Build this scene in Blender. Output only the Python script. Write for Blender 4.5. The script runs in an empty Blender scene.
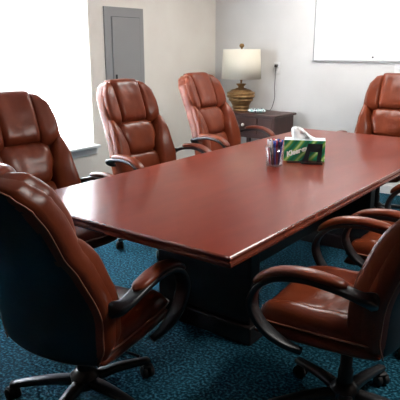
import bpy, bmesh, math, random
from mathutils import Vector, Matrix, noise
random.seed(4)
PI = math.pi
col = bpy.context.scene.collection

# ------------------------------------------------------------------ materials
def principled(name, base, rough=0.5, metal=0.0, spec=0.5, coat=0.0, coat_rough=0.1):
    m = bpy.data.materials.new(name); m.use_nodes = True
    b = m.node_tree.nodes['Principled BSDF']
    b.inputs['Base Color'].default_value = (*base, 1)
    b.inputs['Roughness'].default_value = rough
    b.inputs['Metallic'].default_value = metal
    b.inputs['Specular IOR Level'].default_value = spec
    b.inputs['Coat Weight'].default_value = coat
    b.inputs['Coat Roughness'].default_value = coat_rough
    return m

def add_noise(m, scale=20, detail=4, c1=None, c2=None, lo=0.35, hi=0.65, bump=0.0, bump_dist=0.002,
              stretch=(1, 1, 1), bscale=None, rough=None):
    nt = m.node_tree; n = nt.nodes; l = nt.links; b = n['Principled BSDF']
    tc = n.new('ShaderNodeTexCoord'); mp = n.new('ShaderNodeMapping')
    mp.inputs['Scale'].default_value = stretch
    l.new(tc.outputs['Object'], mp.inputs['Vector'])
    if c1:
        ns = n.new('ShaderNodeTexNoise'); ns.inputs['Scale'].default_value = scale; ns.inputs['Detail'].default_value = detail
        l.new(mp.outputs[0], ns.inputs['Vector'])
        r = n.new('ShaderNodeValToRGB')
        r.color_ramp.elements[0].position = lo; r.color_ramp.elements[0].color = (*c1, 1)
        r.color_ramp.elements[1].position = hi; r.color_ramp.elements[1].color = (*c2, 1)
        l.new(ns.outputs['Fac'], r.inputs['Fac']); l.new(r.outputs[0], b.inputs['Base Color'])
    if bump:
        nb = n.new('ShaderNodeTexNoise'); nb.inputs['Scale'].default_value = bscale or scale; nb.inputs['Detail'].default_value = 5
        l.new(mp.outputs[0], nb.inputs['Vector'])
        bp = n.new('ShaderNodeBump'); bp.inputs['Strength'].default_value = bump; bp.inputs['Distance'].default_value = bump_dist
        l.new(nb.outputs['Fac'], bp.inputs['Height']); l.new(bp.outputs[0], b.inputs['Normal'])
    return m

LEATHER = add_noise(principled('brown_leather', (.2, .055, .026), .30, spec=.30),
                    9, 3, (.140, .026, .009), (.20, .041, .015), .3, .7, .22, .008, bscale=14)
SHELL = add_noise(principled('shaded_brown_leather', (.05, .014, .01), .42, spec=.4),
                  9, 3, (.014, .005, .004), (.022, .007, .005), .3, .7, .15, .004, bscale=30)  # brown leather with the shade on the chair backs worked into its colour
PIPING = principled('highlit_piping_leather', (.40, .16, .10), .35)  # same leather, lightened to carry the pinkish highlight along the seams
BLACK = add_noise(principled('black_plastic', (.012, .012, .014), .32, spec=.5), 200, 2, bump=.05, bump_dist=.001)
BLACKM = principled('black_matte', (.010, .010, .011), .55)
CHROME = principled('steel', (.5, .5, .52), .25, metal=1)
RUBBER = principled('black_rubber', (.014, .014, .015), .6)

def wood(name, c1, c2, rough, stretch, scale=3, coat=0.0, spec=.5):
    m = principled(name, c1, rough, spec=spec, coat=coat, coat_rough=.12)
    nt = m.node_tree; n = nt.nodes; l = nt.links; b = n['Principled BSDF']
    tc = n.new('ShaderNodeTexCoord'); mp = n.new('ShaderNodeMapping'); mp.inputs['Scale'].default_value = stretch
    l.new(tc.outputs['Object'], mp.inputs['Vector'])
    a = n.new('ShaderNodeTexNoise'); a.inputs['Scale'].default_value = scale; a.inputs['Detail'].default_value = 8
    a.inputs['Roughness'].default_value = .62; a.inputs['Distortion'].default_value = .2
    l.new(mp.outputs[0], a.inputs['Vector'])
    r = n.new('ShaderNodeValToRGB'); r.color_ramp.elements[0].position = .32; r.color_ramp.elements[1].position = .70
    r.color_ramp.elements[0].color = (*c1, 1); r.color_ramp.elements[1].color = (*c2, 1)
    l.new(a.outputs['Fac'], r.inputs['Fac']); l.new(r.outputs[0], b.inputs['Base Color'])
    return m
MAHOG = wood('mahogany_veneer', (.175, .0185, .006), (.215, .025, .0085), .17, (5, 1.2, 1), 2.0, spec=.5)
def _lacquer(m, ior, rough):                     # diffuse wood under a thin clear lacquer
    nt = m.node_tree; n = nt.nodes; l = nt.links; b = n['Principled BSDF']
    src = b.inputs['Base Color'].links[0].from_socket; out = n['Material Output']
    d = n.new('ShaderNodeBsdfDiffuse'); g = n.new('ShaderNodeBsdfGlossy'); g.inputs['Roughness'].default_value = rough
    g2 = n.new('ShaderNodeBsdfGlossy'); g2.inputs['Roughness'].default_value = .30; y = n.new('ShaderNodeMixShader'); y.inputs[0].default_value = .4
    l.new(g.outputs[0], y.inputs[1]); l.new(g2.outputs[0], y.inputs[2])
    f = n.new('ShaderNodeFresnel'); f.inputs['IOR'].default_value = ior; x = n.new('ShaderNodeMixShader')
    l.new(src, d.inputs['Color']); l.new(f.outputs[0], x.inputs[0]); l.new(d.outputs[0], x.inputs[1]); l.new(y.outputs[0], x.inputs[2])
    l.new(x.outputs[0], out.inputs[0]); n.remove(b)
_lacquer(MAHOG, 1.27, .12)
MAHOG_EDGE = wood('mahogany_edge', (.10, .018, .009), (.17, .034, .016), .25, (6, 6, 1), 3.0, coat=.3)
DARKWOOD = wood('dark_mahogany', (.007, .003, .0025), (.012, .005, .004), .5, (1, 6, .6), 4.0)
ETWOOD = wood('plum_mahogany', (.040, .012, .010), (.075, .022, .017), .35, (1, 6, .6), 4.0)

WALL = add_noise(principled('wall_paint', (.6, .58, .54), .85, spec=.2), 3, 5,
                 (.80, .755, .685), (.84, .80, .73), .35, .65, .25, .004, bscale=60)
WALLB = add_noise(principled('wall_paint_back', (.6, .6, .6), .85, spec=.2), 3, 5,
                  (.69, .68, .665), (.73, .72, .705), .35, .65, .25, .004, bscale=60)
PANELING = wood('wood_paneling', (.05, .025, .014), (.09, .045, .025), .5, (1, 1, .2), 4.0)
WHITEPAINT = principled('white_paint', (.82, .82, .82), .4)
CEIL = add_noise(principled('ceiling_tile', (.50, .50, .49), .9), 40, 3, bump=.2, bump_dist=.004)
GREY = principled('grey_enamel', (.28, .28, .28), .5)
GREYL = principled('grey_enamel_trim', (.225, .25, .272), .5)

def carpet():
    m = principled('teal_carpet', (.01, .08, .13), .95, spec=.1)
    nt = m.node_tree; n = nt.nodes; l = nt.links; b = n['Principled BSDF']
    tc = n.new('ShaderNodeTexCoord')
    a = n.new('ShaderNodeTexNoise'); a.inputs['Scale'].default_value = 75; a.inputs['Detail'].default_value = 3
    l.new(tc.outputs['Object'], a.inputs['Vector'])
    r = n.new('ShaderNodeValToRGB'); cr = r.color_ramp
    cr.elements[0].position = .34; cr.elements[0].color = (.001, .012, .022, 1)
    cr.elements[1].position = .68; cr.elements[1].color = (.04, .17, .24, 1)
    e = cr.elements.new(.5); e.color = (.004, .042, .066, 1)
    l.new(a.outputs['Fac'], r.inputs['Fac']); l.new(r.outputs[0], b.inputs['Base Color'])
    bp = n.new('ShaderNodeBump'); bp.inputs['Strength'].default_value = .6; bp.inputs['Distance'].default_value = .006
    l.new(a.outputs['Fac'], bp.inputs['Height']); l.new(bp.outputs[0], b.inputs['Normal'])
    return m
CARPET = carpet()

def thin_glass(name, tint=(1, 1, 1), gloss=.08, rough=.03):
    m = bpy.data.materials.new(name); m.use_nodes = True
    nt = m.node_tree; n = nt.nodes; l = nt.links; n.clear()
    o = n.new('ShaderNodeOutputMaterial'); mx = n.new('ShaderNodeMixShader')
    t = n.new('ShaderNodeBsdfTransparent'); t.inputs[0].default_value = (*tint, 1)
    g = n.new('ShaderNodeBsdfGlossy'); g.inputs['Roughness'].default_value = rough
    mx.inputs[0].default_value = gloss
    l.new(t.outputs[0], mx.inputs[1]); l.new(g.outputs[0], mx.inputs[2]); l.new(mx.outputs[0], o.inputs[0])
    return m
GLASS = thin_glass('window_glass', gloss=.05)
DIFFUSER_M = bpy.data.materials.new('translucent_diffuser'); DIFFUSER_M.use_nodes = True
_n = DIFFUSER_M.node_tree.nodes; _n.clear(); _o = _n.new('ShaderNodeOutputMaterial'); _t = _n.new('ShaderNodeBsdfTranslucent'); _d = _n.new('ShaderNodeBsdfDiffuse'); _m = _n.new('ShaderNodeMixShader')
_t.inputs[0].default_value = (.9, .92, .95, 1); _d.inputs[0].default_value = (.85, .85, .85, 1); _m.inputs[0].default_value = .35
_l = DIFFUSER_M.node_tree.links; _l.new(_t.outputs[0], _m.inputs[1]); _l.new(_d.outputs[0], _m.inputs[2]); _l.new(_m.outputs[0], _o.inputs[0])
CLEAR = thin_glass('clear_plastic', (.88, .90, .92), .10, .10)

# ------------------------------------------------------------------ helpers
def link(name, bm, mat, parent=None, smooth=False, bevel=0.0, auto=None):
    bmesh.ops.recalc_face_normals(bm, faces=bm.faces)
    me = bpy.data.meshes.new(name); bm.to_mesh(me); bm.free()
    for mm in (mat if isinstance(mat, (list, tuple)) else [mat]): me.materials.append(mm)
    if smooth:
        for p in me.polygons: p.use_smooth = True
    o = bpy.data.objects.new(name, me); col.objects.link(o)
    if parent: o.parent = parent
    if bevel:
        b = o.modifiers.new('bevel', 'BEVEL'); b.width = bevel; b.segments = 3; b.limit_method = 'ANGLE'
        b.angle_limit = math.radians(35)
        for p in me.polygons: p.use_smooth = True
        w = o.modifiers.new('wn', 'WEIGHTED_NORMAL'); w.keep_sharp = False
    return o
def tag(o, label, cat, group=None):
    o['label'] = label; o['category'] = cat
    if group: o['group'] = group
    return o
def thing(name, loc, label, cat, group=None, rz=0):
    o = bpy.data.objects.new(name, None); col.objects.link(o); o.empty_display_size = .1
    o.location = loc; o.rotation_euler = (0, 0, rz); return tag(o, label, cat, group)
def struct(name, bm, mat, **k):
    par = k.get('parent'); o = link(name, bm, mat, **k)
    if par is None: o['kind'] = 'structure'
    return o
def box(bm, x0, y0, z0, x1, y1, z1, M=None, mi=0):
    vs = [bm.verts.new(((x1 if i & 1 else x0), (y1 if i & 2 else y0), (z1 if i & 4 else z0))) for i in range(8)]
    for f in ((0, 1, 3, 2), (4, 6, 7, 5), (0, 4, 5, 1), (2, 3, 7, 6), (0, 2, 6, 4), (1, 5, 7, 3)):
        bm.faces.new([vs[i] for i in f]).material_index = mi
    if M is not None: bmesh.ops.transform(bm, matrix=M, verts=vs)
    return vs
def nb(): return bmesh.new()
def lathe(bm, prof, n=32, cx=0, cy=0, caps=True, M=None):
    rings = []
    for r, z in prof:
        rings.append([bm.verts.new((cx + r*math.cos(2*PI*i/n), cy + r*math.sin(2*PI*i/n), z)) for i in range(n)])
    for a, b in zip(rings, rings[1:]):
        for i in range(n): bm.faces.new((a[i], a[(i+1) % n], b[(i+1) % n], b[i]))
    if caps: bm.faces.new(rings[0][::-1]); bm.faces.new(rings[-1])
    vs = [v for r in rings for v in r]
    if M is not None: bmesh.ops.transform(bm, matrix=M, verts=vs)
    return vs
def catmull(pts, k=6):
    P = [Vector(p) for p in pts]; P = [2*P[0]-P[1]] + P + [2*P[-1]-P[-2]]; out = []
    for i in range(1, len(P)-2):
        for j in range(k):
            t = j/k; a, b, c, d = P[i-1:i+3]
            out.append(.5*((2*b) + (c-a)*t + (2*a-5*b+4*c-d)*t*t + (3*b-a-3*c+d)*t**3))
    out.append(P[-2]); return out
def sweep(bm, path, wf, tf, side=Vector((1, 0, 0)), n=14, ex=2.6, M=None):
    """superellipse section swept along path; wf/tf give half width (along side) and half thickness"""
    rings = []; N = len(path)
    for i, p in enumerate(path):
        t = (path[min(i+1, N-1)] - path[max(i-1, 0)]).normalized()
        s = (side - t*side.dot(t)).normalized(); u = s.cross(t).normalized()
        q = i/(N-1); w, h = wf(q), tf(q); ring = []
        for k in range(n):
            a = 2*PI*k/n; c, d = math.cos(a), math.sin(a)
            cc = math.copysign(abs(c)**(2/ex), c); dd = math.copysign(abs(d)**(2/ex), d)
            ring.append(bm.verts.new(p + s*cc*w + u*dd*h))
        rings.append(ring)
    for a, b in zip(rings, rings[1:]):
        for k in range(n): bm.faces.new((a[k], a[(k+1) % n], b[(k+1) % n], b[k]))
    bm.faces.new(rings[0][::-1]); bm.faces.new(rings[-1])
    if M is not None: bmesh.ops.transform(bm, matrix=M, verts=[v for r in rings for v in r])
def tube(bm, path, r, n=8): sweep(bm, path, lambda q: r, lambda q: r, side=Vector((.31, .2, .93)), n=n, ex=2)
def pad(bm, fn, top, bot, nu=16, nv=16, p=2.6, k=.12, extra=None):
    """closed cushion; fn(u,v,d) -> point, u,v in [-1,1]; rounded edges, slightly rounded corners"""
    def uv(i, n): return math.sin(PI*(i/n-.5)) if True else 0
    def sq(u, v):
        return u*math.sqrt(max(0, 1-k*v*v)), v*math.sqrt(max(0, 1-k*u*u))
    def e(u, v): return max(0, (1-abs(u)**p))**(1/2.0)*max(0, (1-abs(v)**p))**(1/2.0)
    T, B = {}, {}
    for i in range(nu+1):
        for j in range(nv+1):
            u, v = uv(i, nu), uv(j, nv); us, vs = sq(u, v); edge = i in (0, nu) or j in (0, nv)
            w = 0 if edge else e(u, v); ex = 0 if (edge or not extra) else extra(u, v)*w
            T[i, j] = bm.verts.new(fn(us, vs, top*w+ex))
            B[i, j] = T[i, j] if edge else bm.verts.new(fn(us, vs, -bot*w))
    for i in range(nu):
        for j in range(nv):
            bm.faces.new((T[i, j], T[i+1, j], T[i+1, j+1], T[i, j+1]))
            q = (B[i, j], B[i, j+1], B[i+1, j+1], B[i+1, j])
            if set(q) != {T[i, j], T[i+1, j], T[i+1, j+1], T[i, j+1]}: bm.faces.new(q)
def interp(tab, s):
    if s <= tab[0][0]: return tab[0][1]
    for (a, x), (b, y) in zip(tab, tab[1:]):
        if s <= b:
            t = (s-a)/(b-a); t = t*t*(3-2*t); return x+(y-x)*t
    return tab[-1][1]

# ------------------------------------------------------------------ room
XL, XR, YB, YF, ZC = -3.97, 1.35, 5.6, -1.6, 2.6
WY0, WY1, WZ0, WZ1 = 1.15, 3.62, .56, 2.25       # window opening, left wall
bm = nb(); box(bm, XL-.2, YF-.2, -.1, XR+.2, YB+.2, 0); struct('floor', bm, CARPET)
bm = nb(); box(bm, XL-.2, YF-.2, ZC, XR+.2, YB+.2, ZC+.1); struct('ceiling', bm, CEIL)
bm = nb()
box(bm, XL-.16, YF-.2, 0, XL, WY0, ZC); box(bm, XL-.16, WY1, 0, XL, YB+.2, ZC)
box(bm, XL-.16, WY0, 0, XL, WY1, WZ0); box(bm, XL-.16, WY0, WZ1, XL, WY1, ZC)
struct('wall_left', bm, WALL)
bm = nb(); box(bm, XL, YB, 0, XR, YB+.16, ZC); struct('wall_back', bm, WALLB)
bm = nb(); box(bm, XR, YF-.2, 0, XR+.16, YB+.2, ZC); struct('wall_right', bm, PANELING)
bm = nb(); box(bm, XL, YF-.16, 0, XR, YF, ZC); struct('wall_front', bm, PANELING)
bm = nb(); box(bm, XL, YF, 0, XL+.015, YB, .09); struct('baseboard_left', bm, WHITEPAINT, bevel=.004)
bm = nb(); box(bm, XL+.015, YB-.015, 0, XR, YB, .09); struct('baseboard_back', bm, WHITEPAINT, bevel=.004)
# window: frame and glass set in the reveal, sill and apron inside
w = bpy.data.objects.new('window_1', None); col.objects.link(w); w['kind'] = 'structure'; w.location = (XL-.08, (WY0+WY1)/2, WZ0)
hw = (WY1-WY0)/2; hh = WZ1-WZ0
bm = nb()
for a in (-hw, hw-.05): box(bm, -.03, a, 0, .03, a+.05, hh)
for a in (0, hh-.05): box(bm, -.03, -hw+.05, a, .03, hw-.05, a+.05)
link('window_frame', bm, WHITEPAINT, w, bevel=.004)
bm = nb(); box(bm, -.004, -hw+.05, .05, .004, hw-.05, hh-.05); link('pane', bm, GLASS, w)
bm = nb(); box(bm, .066, -hw+.003, .002, .069, hw-.003, hh-.003); o = link('window_diffuser', bm, DIFFUSER_M, w); o['label'] = 'added translucent sheet spreading the daylight into an even white glow'  # added sheet: spreads the daylight so the whole opening glows white
bm = nb(); box(bm, .08, -hw-.05, -.024, .15, hw+.02, 0); box(bm, .081, -hw-.02, -.09, .098, hw+.03, -.028)
link('window_sill', bm, WHITEPAINT, w, bevel=.004)

# ------------------------------------------------------------------ conference table
TX0, TX1, TY0, TY1, TZ = -2.262, -.992, 1.50, 4.56, .75
bm = nb()
prof = [(.050, .7500), (.016, .7500), (.010, .7485), (.006, .7450), (.006, .7395), (.010, .7370), (.010, .7335), (.003, .7310),
        (0, .7260), (0, .7190), (.003, .7130), (.010, .7090), (.022, .7070), (.050, .7065)]
rings = []
for ins, z in prof:
    rings.append([bm.verts.new(c) for c in ((TX0+ins, TY0+ins, z), (TX1-ins, TY0+ins, z), (TX1-ins, TY1-ins, z), (TX0+ins, TY1-ins, z))])
t = bm.faces.new(rings[0]); t.material_index = 0
for a, b in zip(rings, rings[1:]):
    for i in range(4):
        f = bm.faces.new((a[i], b[i], b[(i+1) % 4], a[(i+1) % 4])); f.material_index = 0 if a is rings[0] else 1
bm.faces.new(rings[-1][::-1]).material_index = 1
tcx, tcy = (TX0+TX1)/2, (TY0+TY1)/2
table = thing('conference_table', (tcx, tcy, 0), 'long glossy red mahogany conference table with moulded edge on the teal carpet', 'table')
bmesh.ops.translate(bm, vec=(-tcx, -tcy, 0), verts=bm.verts)
link('tabletop', bm, [MAHOG, MAHOG_EDGE], table)
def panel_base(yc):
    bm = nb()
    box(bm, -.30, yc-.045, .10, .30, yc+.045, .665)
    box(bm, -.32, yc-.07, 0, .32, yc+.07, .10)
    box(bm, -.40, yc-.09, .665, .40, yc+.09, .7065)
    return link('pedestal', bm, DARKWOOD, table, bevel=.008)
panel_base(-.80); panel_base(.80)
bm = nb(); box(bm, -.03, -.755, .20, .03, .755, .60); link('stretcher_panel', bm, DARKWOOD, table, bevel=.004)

# ------------------------------------------------------------------ office chair
WT = [(0, .245), (.10, .275), (.24, .288), (.42, .272), (.52, .256), (.62, .256), (.70, .244), (.76, .205), (.80, .145)]
def Wb(s): return interp(WT, s)
SH = .80
def yprof(s):                      # fore-aft position of the back plane at height s
    return -.215 - .07*(s/SH) - .195*(s/SH)**2 + .018*math.sin(PI*min(1, s/.5))
def Bp(x, s, d):
    sl = -(.07+.30*s/SH)/SH
    return Vector((x, yprof(s) + .75*x*x + d, .405 + s + d*(-sl)*.8))
def make_chair(loc, rz, label, lift=0, tilt=0, spin=0.0):
    root = thing('office_chair', (loc[0], loc[1], 0), label, 'office chair', 'brown leather office chairs around the conference table', rz)
    up = Matrix.Translation((0, 0, .42+lift)) @ Matrix.Rotation(tilt, 4, 'X') @ Matrix.Translation((0, 0, -.42))
    def fin(name, bm, mat, parent=root, smooth=True, bevel=0, M=up):
        bmesh.ops.transform(bm, matrix=M, verts=bm.verts)
        return link(name, bm, mat, parent, smooth=smooth, bevel=bevel)
    # --- seat: lower band + crowned upper cushion with raised side bolsters
    def seatfn(hwid, y0, y1, z, crown=0.0):
        def fn(u, v, d):
            y = y0+(y1-y0)*(v+1)/2; x = hwid*u*(1-.06*max(0, v)**3)
            return Vector((x, y, z + d + crown*u*u - .030*max(0, v)**3 ))
        return fn
    bm = nb(); pad(bm, seatfn(.268, -.235, .268, .430), .035, .032, 18, 18, 9, .10)
    seat = fin('seat', bm, LEATHER)
    bm = nb()
    def sx(u, v):
        g = -.024*math.exp(-((abs(u)-.64)/.045)**2)             # stitched channel between centre and bolsters
        g += -.014*math.exp(-((v+.10)/.04)**2)*(abs(u) < .66)
        g += .026*max(0, min(1, (abs(u)-.60)/.12)) - .016*math.exp(-(u/.45)**2-((v-.35)/.5)**2)
        g += .006*noise.noise(Vector((u*3, v*6, 3.3)))
        return g
    pad(bm, seatfn(.266, -.235, .262, .470, .004), .046, .026, 32, 28, 9, .10, sx)
    fin('seat_cushion', bm, LEATHER, seat)
    ring = []
    for i in range(61):
        a = 2*PI*i/60 + PI/2 + .0; c, d = math.cos(a), math.sin(a)
        ring.append(Vector((.268*math.copysign(abs(c)**.28, c), .013+.250*math.copysign(abs(d)**.28, d), .472-.030*max(0, d)**8)))
    bm = nb(); tube(bm, ring, .0035, 6); fin('piping', bm, PIPING, seat)
    bm = nb(); box(bm, -.19, -.17, .385, .19, .17, .405); fin('seat_pan', bm, BLACKM, smooth=False, bevel=.005)
    # --- backrest shell with piping and cushions
    def mid(u, v, d):
        s = SH*(v+1)/2; return Bp(Wb(s)*u, s, -.030 + d)
    bm = nb()
    def region(xl, xr, s0, s1, base):
        def fn(u, v, d):
            s = s0+(s1-s0)*(v+1)/2; a, b = xl(s), xr(s)
            return Bp(a+(b-a)*(u+1)/2, s, base+d)
        return fn
    pad(bm, region(lambda s: -Wb(s), lambda s: Wb(s), 0, SH, -.030), .090, .034, 32, 40, 10, .04,
        lambda u, v: -.060*max(0, min(1, (.90-abs(u))/.12))*max(0, min(1, (.93-v)/.06)))
    back = fin('backrest', bm, LEATHER)
    bm = nb(); pad(bm, region(lambda s: -Wb(s)+.022, lambda s: Wb(s)-.022, .014, SH-.016, -.050), .004, .016, 18, 30, 8, .05)
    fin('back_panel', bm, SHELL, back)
    bm = nb(); pts = []
    for i in range(41):
        s = .016+(SH-.036)*i/40; pts.append(Bp(Wb(s)-.016, s, -.052))
    left = [Vector((-p.x, p.y, p.z)) for p in reversed(pts)]
    tube(bm, pts+left, .0026, 6); fin('piping', bm, PIPING, back)
    g = lambda sgn, amp: (lambda u, v: amp*math.sin(u*17+noise.noise(Vector((u*3, v*2, 1)))*3)*math.exp(-((v-sgn)/.35)**2) + .004*noise.noise(Vector((u*2.5, v*3, 7))))
    # headrest: middle panel between two wings that wrap round it
    cw = lambda s: .118 + .016*(s-.48)/.3
    hb = lambda x: .500 + 1.2*max(0, abs(x)-.12)**1.3                  # lower edge of the helmet shape
    bm = nb(); pad(bm, region(lambda s: -cw(s), cw, .495, SH+.004, .0), .082, .040, 20, 20, 9, .03, g(-1, .004))
    fin('headrest', bm, LEATHER, back)
    for sg in (-1, 1):
        def wing(u, v, d, sg=sg):
            q = (u+1)/2 if sg > 0 else (1-u)/2; s1 = SH-.010
            x0 = .108; s0 = .470 + .05*q*q
            s = s0+(s1-s0)*(v+1)/2; x = x0+(Wb(s)-.014-x0)*q
            return Bp(sg*x, s, d - .004)
        bm = nb(); pad(bm, wing, .076, .046, 16, 22, 5.0, .10, g(-1, .003)); fin('headrest_wing', bm, LEATHER, back)
    lw = lambda s: interp([(.25, .110), (.32, .140), (.42, .168), (.52, .165)], s)
    bm = nb(); pad(bm, region(lambda s: -lw(s), lw, .262, .512, .0), .072, .03, 24, 18, 5, .12, g(1, .009))
    fin('lumbar_cushion', bm, LEATHER, back)
    bm = nb(); pad(bm, region(lambda s: -.165, lambda s: .165, .0, .285, .004), .058, .02, 18, 14, 5, .05, g(1, .006))
    fin('lower_cushion', bm, LEATHER, back)
    ib = lambda s: interp([(0, .150), (.20, .125), (.33, .130), (.43, .160), (.54, .200)], s)
    for sg in (-1, 1):
        def bol(u, v, d, sg=sg):
            q = (u+1)/2 if sg > 0 else (1-u)/2
            s = -.0+.545*(v+1)/2; x = ib(s)+(Wb(s)-.008-ib(s))*q
            return Bp(sg*x, s, d)
        bm = nb(); pad(bm, bol, .086, .045, 16, 30, 4, .04); fin('side_bolster', bm, LEATHER, back)
    # --- open C-loop arms
    for sg in (-1, 1):
        pts = [(.245, -.185, .640), (.300, -.190, .655), (.330, -.165, .672), (.338, -.08, .694), (.339, .03, .704), (.338, .13, .686),
               (.336, .198, .635), (.334, .222, .565), (.328, .185, .490), (.312, .115, .432), (.285, .045, .398)]
        path = catmull([(sg*x, y, z) for x, y, z in pts], 6)
        bm = nb(); sweep(bm, path, lambda q: (.029 + .004*math.sin(PI*q))*(1 if q < .85 else 1-.55*(q-.85)/.15), lambda q: .012 + .010*max(0, 1-q*4), n=16, ex=4)
        arm = fin('armrest', bm, BLACK)
        n = len(path); sub = path[int(n*.27):int(n*.62)]
        N = len(sub); off = []
        for i, p in enumerate(sub):
            t = (sub[min(i+1, N-1)]-sub[max(i-1, 0)]).normalized(); s = Vector((1, 0, 0)); u = s.cross(t).normalized()
            off.append(p + u*.019)
        ends = lambda q: max(.02, 1-abs(2*q-1)**7)**.5
        bm = nb(); sweep(bm, off, lambda q: .006+.026*ends(q), lambda q: .004+.0125*ends(q), n=18, ex=2.3)
        fin('arm_pad', bm, LEATHER, arm)
    # --- mechanism, column, base, casters (not tilted)
    I = Matrix.Translation((0, -.045, 0))
    bm = nb(); box(bm, -.085, -.13, .325, .085, .10, .375); bmesh.ops.translate(bm, vec=(0, 0, lift), verts=bm.verts)
    mech = fin('tilt_mechanism', bm, BLACKM, smooth=False, bevel=.01, M=I @ Matrix.Translation((0, 0, .010)))
    bm = nb(); tube(bm, catmull([(.06, .03, .345+lift), (.17, .04, .345+lift), (.25, .05, .335+lift)]), .006); fin('lever', bm, BLACK, mech, M=I)
    bm = nb(); lathe(bm, [(.030, .06), (.030, .20), (.024, .21), (.024, .345+lift)], 20); fin('gas_column', bm, BLACKM, M=I)
    bm = nb(); lathe(bm, [(.045, .065), (.058, .075), (.058, .125), (.04, .14), (.032, .15)], 24); fin('base_hub', bm, BLACK, M=I)
    for k in range(5):
        a = spin + k*2*PI/5; R = I @ Matrix.Rotation(a, 4, 'Z')
        path = catmull([(.045, 0, .098), (.13, 0, .098), (.22, 0, .088), (.312, 0, .074)], 4)
        bm = nb(); sweep(bm, path, lambda q: .030-.010*q, lambda q: .019-.006*q, side=Vector((0, 1, 0)), n=12, ex=3.2)
        leg = fin('base_leg', bm, BLACK, M=R)
        bm = nb(); C = R @ Matrix.Translation((.302, 0, 0)) @ Matrix.Rotation(random.uniform(0, 6), 4, 'Z')
        for sg in (-1, 1):
            lathe(bm, [(.012, -.011), (.0255, -.010), (.0275, -.006), (.0275, .006), (.0255, .010), (.012, .011)], 18,
                  M=Matrix.Translation((-.012, sg*.016, .0278)) @ Matrix.Rotation(PI/2, 4, 'X'))
        lathe(bm, [(.007, .03), (.007, .072)], 10)
        pts = [Vector((-.012+.031*math.cos(b), 0, .0278+.031*math.sin(b))) for b in [PI*(-.05+.75*i/8) for i in range(9)]]
        sweep(bm, pts, lambda q: .022, lambda q: .003, side=Vector((0, 1, 0)), n=8, ex=3)
        fin('caster', bm, RUBBER, leg, M=C)
    return root

D = math.radians
# rz = 0 faces +Y (along the table); -90 deg faces +X
CH = [
 ((-1.645, 1.42), D(8), 'nearest office chair, its dark back turned to us at the near end of the table', -.085, D(3.5), 1.15),
 ((-2.47, 1.93), D(-98), 'brown leather office chair in front of the bright window, behind the nearest chair', -.01, D(1), .2),
 ((-2.64, 3.04), D(-98), 'brown leather office chair facing the table in front of the grey electrical panel', .0, D(0), .9),
 ((-2.72, 4.12), D(-94), 'brown leather office chair beside the end table with the lamp', .01, D(0), .5),
 ((-1.60, 4.66), D(184), 'brown leather office chair at the far end of the table below the whiteboard', .01, D(0), .1),
 ((-.77, 1.94), D(96), 'office chair at lower right with glossy seat and big curved armrest', .0, D(0), 1.0),
 ((-.76, 2.80), D(92), 'office chair on the right side behind the lower right chair, mostly armrest and seat showing', .0, D(0), .8),
]
for loc, rz, lab, lift, tilt, spin in CH: make_chair(loc, rz, lab, lift, tilt, spin)

# ------------------------------------------------------------------ end table, lamp
EX, EY = -3.16, 5.34
et = thing('end_table', (EX, EY, 0), 'small dark mahogany end table with a round drawer knob in the corner', 'end table', rz=D(-3))
bm = nb(); box(bm, -.335, -.215, .737, .315, .215, .762); link('top', bm, ETWOOD, et, bevel=.006)
bm = nb(); box(bm, -.31, -.19, .50, .29, .195, .737); link('body', bm, ETWOOD, et, bevel=.003)
bm = nb(); box(bm, -.27, -.202, .545, .075, -.188, .715); dr = link('drawer', bm, ETWOOD, et, bevel=.003)
bm = nb(); box(bm, .095, -.202, .545, .265, -.188, .715); link('drawer', bm, ETWOOD, et, bevel=.003)
bm = nb(); lathe(bm, [(.005, 0), (.006, .012), (.017, .018), (.018, .026), (.010, .032)], 16, M=Matrix.Translation((-.09, -.202, .640)) @ Matrix.Rotation(PI/2, 4, 'X'))
o = link('knob', bm, principled('satin_nickel', (.75, .70, .66), .35, metal=.6), dr, smooth=True); o['label'] = 'pale metal knob'
for sx_ in (-1, 1):
    for sy_ in (-1, 1):
        bm = nb(); x, y = -.01+sx_*.278, sy_*.18
        box(bm, x-.022, y-.018, 0, x+.022, y+.018, .50)
        link('leg', bm, ETWOOD, et, bevel=.004)
bm = nb(); box(bm, -.27, -.16, .16, .25, .16, .18); link('shelf', bm, ETWOOD, et, bevel=.003)

LX, LY, LZ = -3.425, 5.33, .762
BRASS = add_noise(principled('bronze_gold', (.3, .17, .06), .38, metal=.55), 30, 4, (.20, .105, .038), (.33, .19, .075), .3, .7, .15, .003)
lamp = thing('table_lamp', (LX, LY, LZ), 'table lamp with ribbed bronze urn base and cream drum shade', 'lamp')
bm = nb(); pr = [(.084, 0), (.088, .006), (.086, .018)]
N = 84
for i in range(N+1):
    t = i/N; r = interp([(0, .080), (.20, .092), (.45, .128), (.62, .148), (.76, .146), (.88, .115), (.97, .060), (1, .034)], t)
    rib = .010*(abs(math.sin(t*PI*6.0))**.6) if t < .80 else 0
    pr.append((r+rib, .02+.235*t))
pr += [(.032, .262), (.034, .268), (.052, .288), (.055, .294), (.050, .298), (.02, .300), (.012, .302)]
lathe(bm, pr, 40); link('lamp_base', bm, BRASS, lamp, smooth=True)
bm = nb(); lathe(bm, [(.010, .302), (.012, .33), (.016, .335), (.016, .38), (.006, .385)], 16); link('socket', bm, BRASS, lamp, smooth=True)
SHADE = principled('cream_linen', (.78, .72, .60), .8, spec=.2)
add_noise(SHADE, 120, 3, (.72, .67, .55), (.78, .73, .61), .3, .7, .1, .001, stretch=(1, 1, 4))
SHADE.node_tree.nodes['Principled BSDF'].inputs['Subsurface Weight'].default_value = 0
bm = nb(); z0, z1, r0, r1 = .350, .665, .218, .204
lathe(bm, [(r0-.003, z0), (r0, z0), (r1, z1), (r1-.003, z1)], 48, caps=False)
lathe(bm, [(r0-.003, z0), (r1-.003, z1)], 48, caps=False)
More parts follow.
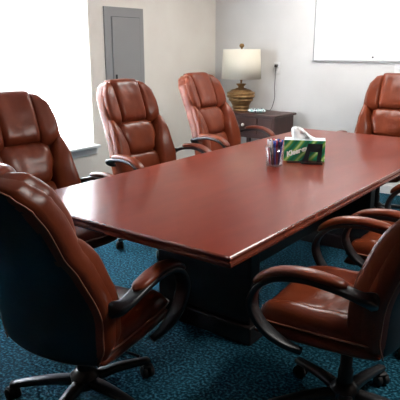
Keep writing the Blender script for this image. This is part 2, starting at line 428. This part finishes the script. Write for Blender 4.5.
bmesh.ops.remove_doubles(bm, verts=bm.verts, dist=1e-5)
sh = link('lamp_shade', bm, SHADE, lamp, smooth=True)
bm = nb()
for k in range(3):
    a = k*2*PI/3; tube(bm, [Vector((0, 0, .663)), Vector((.202*math.cos(a), .202*math.sin(a), .657))], .0022, 6)
tube(bm, [Vector((.0, 0, .38)), Vector((0, 0, .675))], .003, 6)
link('harp', bm, BRASS, lamp, smooth=True)
bm = nb(); lathe(bm, [(.008, .667), (.010, .675), (.014, .681), (.026, .693), (.028, .705), (.022, .717), (.016, .723), (.006, .725)], 20); link('finial', bm, BRASS, lamp, smooth=True)

# outlet with plug and cord
def plate(x, name, label, cat, z0, z1, hw_=.037):
    t = thing(name, (x, YB, (z0+z1)/2), label, cat); h = (z1-z0)/2
    bm = nb(); box(bm, -hw_, -.007, -h, hw_, 0, h); link('cover_plate', bm, WHITEPAINT, t, bevel=.003); return t
ot = plate(-3.13, 'wall_outlet', 'white electrical outlet on the back wall to the right of the lamp', 'outlet', 1.165, 1.29)
for dz in (-.028, .022):
    bm = nb(); box(bm, -.016, -.010, dz-.014, .016, -.006, dz+.014); s = link('socket_face', bm, WHITEPAINT, ot, bevel=.003)
    bm = nb()
    for dx in (-.006, .006): box(bm, dx-.0013, -.0106, dz-.003, dx+.0013, -.0098, dz+.008)
    link('slot', bm, BLACKM, s)
bm = nb()
box(bm, -.016, -.036, .008, .016, -.0108, .038)
pth = catmull([(0, -.030, .010), (0, -.034, -.05), (-.008, -.03, -.20), (-.004, -.03, -.33), (-.03, -.06, -.452), (-.07, -.10, -.459), (-.16, -.14, -.459), (-.24, -.19, -.459)], 8)
tube(bm, pth, .0035, 8)
pc = link('power_cord', bm, principled('brown_cord', (.03, .02, .018), .5), smooth=True); pc.location = (-3.13, YB, (1.165+1.29)/2)
tag(pc, 'thin dark power cord plugged into the outlet and dropping to the end table', 'cord')
sw = plate(-1.79, 'light_switch', 'white switch plate on the back wall just below the whiteboard at the right edge', 'switch', 1.185, 1.29, .045)
bm = nb(); box(bm, -.006, -.018, -.012, .006, -.007, .012); link('toggle', bm, WHITEPAINT, sw, bevel=.002)

# small crumpled packet on the end table
bm = nb()
def cr(u, v, d): return Vector((.095*u, .055*v, d + .022 + .010*noise.noise(Vector((u*3, v*3, 1)))))
pad(bm, cr, .022, .016, 16, 12, 4, .15, lambda u, v: .016*noise.noise(Vector((u*4, v*4, 5))))
pk = principled('packet_print', (.7, .8, .85), .4)
n_, l_ = pk.node_tree.nodes, pk.node_tree.links
vt = n_.new('ShaderNodeTexNoise'); vt.inputs['Scale'].default_value = 28; tc = n_.new('ShaderNodeTexCoord'); rr = n_.new('ShaderNodeValToRGB'); rr.color_ramp.interpolation = 'CONSTANT'
rr.color_ramp.elements[0].color = (.03, .05, .10, 1); rr.color_ramp.elements[1].position = .44; rr.color_ramp.elements[1].color = (.75, .85, .85, 1)
e = rr.color_ramp.elements.new(.58); e.color = (.25, .50, .48, 1)
l_.new(tc.outputs['Object'], vt.inputs['Vector']); l_.new(vt.outputs['Fac'], rr.inputs['Fac']); l_.new(rr.outputs[0], n_['Principled BSDF'].inputs['Base Color'])
o = link('wrapped_packet', bm, pk, smooth=True); o.location = (-3.16, 5.24, .763); o.rotation_euler = (0, 0, D(25))
tag(o, 'small crumpled white and blue packet lying on the end table beside the lamp', 'packet')

# ------------------------------------------------------------------ electrical panel, whiteboard
pn = thing('electrical_panel', (XL, 4.07, 1.42), 'flat grey metal electrical panel set on the left wall', 'electrical panel')
bm = nb(); box(bm, 0, -.265, -.60, .018, .265, .393); link('cover', bm, GREY, pn, bevel=.003)
bm = nb(); box(bm, .018, -.175, -.50, .026, .20, .30); d_ = link('door', bm, GREY, pn, bevel=.002)
bm = nb()
for b in ((-.183, -.508, -.178, .308), (.203, -.508, .208, .308), (-.183, .303, .208, .308), (-.183, -.508, .208, -.503)):
    box(bm, .0165, b[0], b[1], .0188, b[2], b[3])
link('door_gap', bm, principled('seam_grey', (.09, .10, .11), .6), pn)
bm = nb(); box(bm, .026, -.155, -.275, .034, -.135, -.225); o = link('latch', bm, BLACKM, d_, bevel=.002); o['label'] = 'small black latch'

wbx0, wbx1, wbz0, wbz1 = -2.70, -.55, 1.305, 2.35
wb = thing('whiteboard', ((wbx0+wbx1)/2, YB, (wbz0+wbz1)/2), 'large white board with thin aluminium frame mounted on the back wall', 'whiteboard')
W2, H2 = (wbx1-wbx0)/2, (wbz1-wbz0)/2
bm = nb(); box(bm, -W2+.01, -.014, -H2+.01, W2-.01, 0, H2-.01); link('board', bm, principled('board_white', (.93, .93, .93), .3), wb)
bm = nb()
box(bm, -W2, -.02, -H2, W2, 0, -H2+.018); box(bm, -W2, -.02, H2-.018, W2, 0, H2); box(bm, -W2, -.02, -H2, -W2+.014, 0, H2); box(bm, W2-.014, -.02, -H2, W2, 0, H2)
link('frame', bm, principled('aluminium', (.40, .40, .40), .5), wb, bevel=.002)
bm = nb(); lathe(bm, [(.010, 0), (.010, .006), (.007, .009)], 14, M=Matrix.Translation((0, 0, 0)) @ Matrix.Rotation(PI/2, 4, 'X'))
o = link('board_magnet', bm, principled('magnet_grey', (.12, .12, .13), .5), smooth=True); o.location = (-2.055, YB-.0142, 1.352)
tag(o, 'tiny dark round magnet near the bottom edge of the whiteboard', 'magnet')

# ------------------------------------------------------------------ tissue box
def tissue_mat():
    m = principled('tissue_box_print', (.1, .4, .2), .45)
    n = m.node_tree.nodes; l = m.node_tree.links; b = n['Principled BSDF']
    tc = n.new('ShaderNodeTexCoord'); mp = n.new('ShaderNodeMapping')
    mp.inputs['Rotation'].default_value = (0, D(-35), 0)
    w = n.new('ShaderNodeTexWave'); w.wave_type = 'BANDS'; w.bands_direction = 'X'
    w.inputs['Scale'].default_value = 5.2; w.inputs['Distortion'].default_value = 3.5; w.inputs['Detail'].default_value = 1; w.inputs['Detail Scale'].default_value = .8
    r = n.new('ShaderNodeValToRGB'); r.color_ramp.interpolation = 'EASE'
    els = r.color_ramp.elements
    els[0].position = 0; els[0].color = (.005, .16, .05, 1); els[1].position = 1; els[1].color = (.45, .62, .25, 1)
    for p, c in ((.30, (.01, .22, .15, 1)), (.55, (.03, .30, .08, 1)), (.85, (.20, .42, .04, 1))):
        e = els.new(p); e.color = c
    l.new(tc.outputs['Object'], mp.inputs['Vector']); l.new(mp.outputs[0], w.inputs['Vector'])
    l.new(w.outputs['Color'], r.inputs['Fac']); l.new(r.outputs[0], b.inputs['Base Color']); return m
TB_PRINT = tissue_mat()
TB_PALE = principled('tissue_box_pale', (.70, .80, .78), .45)
TISSUE = principled('tissue_paper', (.92, .92, .92), .8)
tb = thing('tissue_box', (-1.592, 3.24, .75), 'green and white printed tissue box with a white tissue standing out', 'tissue box', rz=D(26))
bl, bd, bh = .128, .060, .135
bm = nb(); box(bm, -bl, -bd, 0, bl, bd, bh)
for f in bm.faces:
    c = f.calc_center_median()
    f.material_index = 0 if abs(c.y) > bd*.9 else 1
link('carton', bm, [TB_PRINT, TB_PALE], tb, bevel=.002)
bm = nb()
pad(bm, lambda u, v, d: Vector((.055*u, .026*v, bh+.0005+d)), .0012, .0, 12, 8, 3, .5); link('opening', bm, TISSUE, tb, smooth=True)
bm = nb()
def tis(t, q):
    a = 2*PI*q; r = (.044*(1-t)**.5 + .012*t)*(1+.16*math.sin(3*a+1)+.08*math.sin(7*a+t*3))
    return Vector((-.030 + 1.15*r*math.cos(a) - .030*t, .55*r*math.sin(a), bh + .074*t**.8 + .004*math.sin(5*a)*t))
G = {}
for i in range(13):
    for j in range(32): G[i, j] = bm.verts.new(tis(i/12, j/32))
for i in range(12):
    for j in range(32): bm.faces.new((G[i, j], G[i+1, j], G[i+1, (j+1) % 32], G[i, (j+1) % 32]))
bm.faces.new([G[12, j] for j in range(32)])
o = link('tissue', bm, TISSUE, tb, smooth=True)
# second loose flap falling to the right
bm = nb(); G = {}
for i in range(13):
    for j in range(13):
        t, q = i/12, j/12
        G[i, j] = bm.verts.new((-.02+.085*t, .034*(q-.5)*2*(1-.3*t)+.005*math.sin(t*8), bh+.004+.052*(1-t)**1.4+.006*math.sin(q*6+t*5)))
for i in range(12):
    for j in range(12): bm.faces.new((G[i, j], G[i+1, j], G[i+1, j+1], G[i, j+1]))
o = link('tissue', bm, TISSUE, tb, smooth=True); m_ = o.modifiers.new('s', 'SOLIDIFY'); m_.thickness = .004
# lettering on the front
cu = bpy.data.curves.new('lettering', 'FONT'); cu.body = 'Kleenex'; cu.size = .042; cu.extrude = .0004; cu.align_x = 'CENTER'; cu.offset = .0024; cu.shear = .25
to = bpy.data.objects.new('tmp_text', cu); col.objects.link(to)
bpy.context.view_layer.update()
me = bpy.data.meshes.new_from_object(to.evaluated_get(bpy.context.evaluated_depsgraph_get())); col.objects.unlink(to); bpy.data.objects.remove(to)
me.materials.clear(); me.materials.append(principled('letter_white', (.92, .93, .85), .5))
lt = bpy.data.objects.new('lettering', me); col.objects.link(lt); lt.parent = tb
lt.location = (-.042, -bd-.0006, .052); lt.rotation_euler = (PI/2, D(-20), 0)

# black holder in front of the box
hd = thing('card_holder', (-1.492, 3.160, .75), 'black plastic holder leaning in front of the tissue box', 'holder', rz=D(24))
bm = nb(); box(bm, -.070, -.036, 0, .060, .036, .012); link('base', bm, BLACK, hd, bevel=.003)
bm = nb(); L = Matrix.Translation((0, -.016, .008)) @ Matrix.Rotation(D(-16), 4, 'X')
for a in (((-.062, 0), (-.030, 0), (-.010, .118), (-.034, .118)), ((.022, 0), (.050, 0), (.056, .118), (.034, .118)), ((-.026, .066), (.050, .066), (.056, .118), (-.034, .118))):
    vs = [bm.verts.new((x, y, z)) for y in (-.004, .004) for x, z in a]
    bm.faces.new(vs[:4]); bm.faces.new(vs[4:][::-1])
    for i in range(4): bm.faces.new((vs[i], vs[4+i], vs[4+(i+1) % 4], vs[(i+1) % 4]))
bmesh.ops.transform(bm, matrix=L, verts=bm.verts)
link('upright', bm, BLACK, hd)
bm = nb(); box(bm, -.05, -.036, .010, .05, -.031, .022); link('lip', bm, CLEAR, hd)

# pen cup and pens
cup = thing('pen_cup', (-1.650, 2.955, .75), 'clear plastic cup packed with pens beside the tissue box', 'cup')
bm = nb(); lathe(bm, [(.046, .0), (.049, .002), (.058, .125), (.056, .125), (.047, .005), (.0, .004)], 28, caps=False)
link('cup_wall', bm, CLEAR, cup, smooth=True)
cols = [('blue', (.02, .05, .35)), ('red', (.55, .02, .05)), ('black', (.015, .015, .02)), ('blue', (.03, .08, .40)), ('white', (.80, .80, .82)),
        ('maroon', (.30, .01, .04)), ('black', (.02, .02, .03)), ('navy', (.01, .02, .12)), ('red', (.65, .03, .08)), ('white', (.7, .72, .78)), ('blue', (.05, .12, .5)), ('black', (.02, .02, .02)), ('red', 0), ('navy', 0), ('maroon', 0), ('black', 0), ('blue', 0), ('white', 0)]
pm = {}
for k, (nm, c) in enumerate(cols):
    if nm not in pm: pm[nm] = principled('pen_'+nm, c, .3)
    a = k*2.399; r = .043*math.sqrt((k+.5)/len(cols))
    x0, y0 = .72*r*math.cos(a+.35), .72*r*math.sin(a+.35); x1, y1 = 1.15*r*math.cos(a), 1.15*r*math.sin(a)
    ln = .148 + .012*random.random()
    dv = Vector((x1-x0, y1-y0, ln)); q = dv.to_track_quat('Z', 'Y').to_matrix().to_4x4(); q.translation = (x0, y0, .006)
    bm = nb(); lathe(bm, [(.0008, 0), (.0046, .012), (.0050, .05), (.0050, ln-.03)], 10, M=q); 
    lab = {'white': 'white pen standing in the clear pen cup'}.get(nm, nm+' pen standing in the clear pen cup')
    p = thing('pen', (-1.650, 2.955, .75), lab, 'pen', 'pens in the clear cup')
    link('barrel', bm, pm[nm], p, smooth=True)
    bm = nb(); lathe(bm, [(.0058, ln-.040), (.0058, ln), (.002, ln+.001)], 10, M=q); link('cap', bm, pm['white'] if k % 3 == 0 and 'white' in pm else pm[nm], p, smooth=True)
# thin dark pen lying between cup and box
bm = nb(); lathe(bm, [(.001, 0), (.004, .012), (.0042, .13), (.003, .135)], 10, M=Matrix.Translation((-1.640, 3.088, .7545)) @ Matrix.Rotation(D(30), 4, 'Z') @ Matrix.Rotation(PI/2, 4, 'Y'))
o = link('pen', bm, pm['black'], smooth=True); tag(o, 'black pen lying flat on the table in front of the tissue box', 'pen')

# ------------------------------------------------------------------ light
def area(name, loc, rot, sx, sy, power, colr=(1, 1, 1)):
    l = bpy.data.lights.new(name, 'AREA'); l.shape = 'RECTANGLE'; l.size = sx; l.size_y = sy; l.energy = power; l.color = colr
    o = bpy.data.objects.new(name, l); col.objects.link(o); o.location = loc; o.rotation_euler = rot; return o
area('daylight', (XL-.5, (WY0+WY1)/2, 1.50), (0, -PI/2, 0), 2.6, 3.6, 1000, (.95, .98, 1))
for k, (x, y, e) in enumerate(((-2.2, 4.5, 42), (.30, 2.9, 74))):
    f = thing('ceiling_light', (x, y, ZC), ['recessed ceiling light near the far left corner of the room', 'recessed ceiling light over the floor right of the chairs'][k], 'ceiling light', 'recessed ceiling lights')
    bm = nb()
    for b in ((-.32, -.62, .32, -.59), (-.32, .59, .32, .62), (-.32, -.59, -.29, .59), (.29, -.59, .32, .59)): box(bm, b[0], b[1], -.02, b[2], b[3], 0)
    link('frame', bm, WHITEPAINT, f)
    area('lamp_panel', (x, y, ZC-.012), (0, 0, 0), .56, 1.16, e, (1, .97, .92))
wd = bpy.data.worlds.new('w'); bpy.context.scene.world = wd; wd.use_nodes = True
wd.node_tree.nodes['Background'].inputs[0].default_value = (.9, .95, 1, 1); wd.node_tree.nodes['Background'].inputs[1].default_value = 3

# ------------------------------------------------------------------ camera
cam = bpy.data.cameras.new('camera'); co = bpy.data.objects.new('camera', cam); col.objects.link(co)
cam.sensor_width = 36; cam.lens = 560/400*36; cam.clip_start = .02
co.location = (0, 0, 1.45); co.rotation_euler = (PI/2 - D(15.28), 0, D(36.85))
sc = bpy.context.scene; sc.camera = co
sc.view_settings.view_transform = 'Standard'; sc.view_settings.look = 'None'; sc.view_settings.exposure = 0; sc.view_settings.gamma = 1
sc.view_settings.use_curve_mapping = False
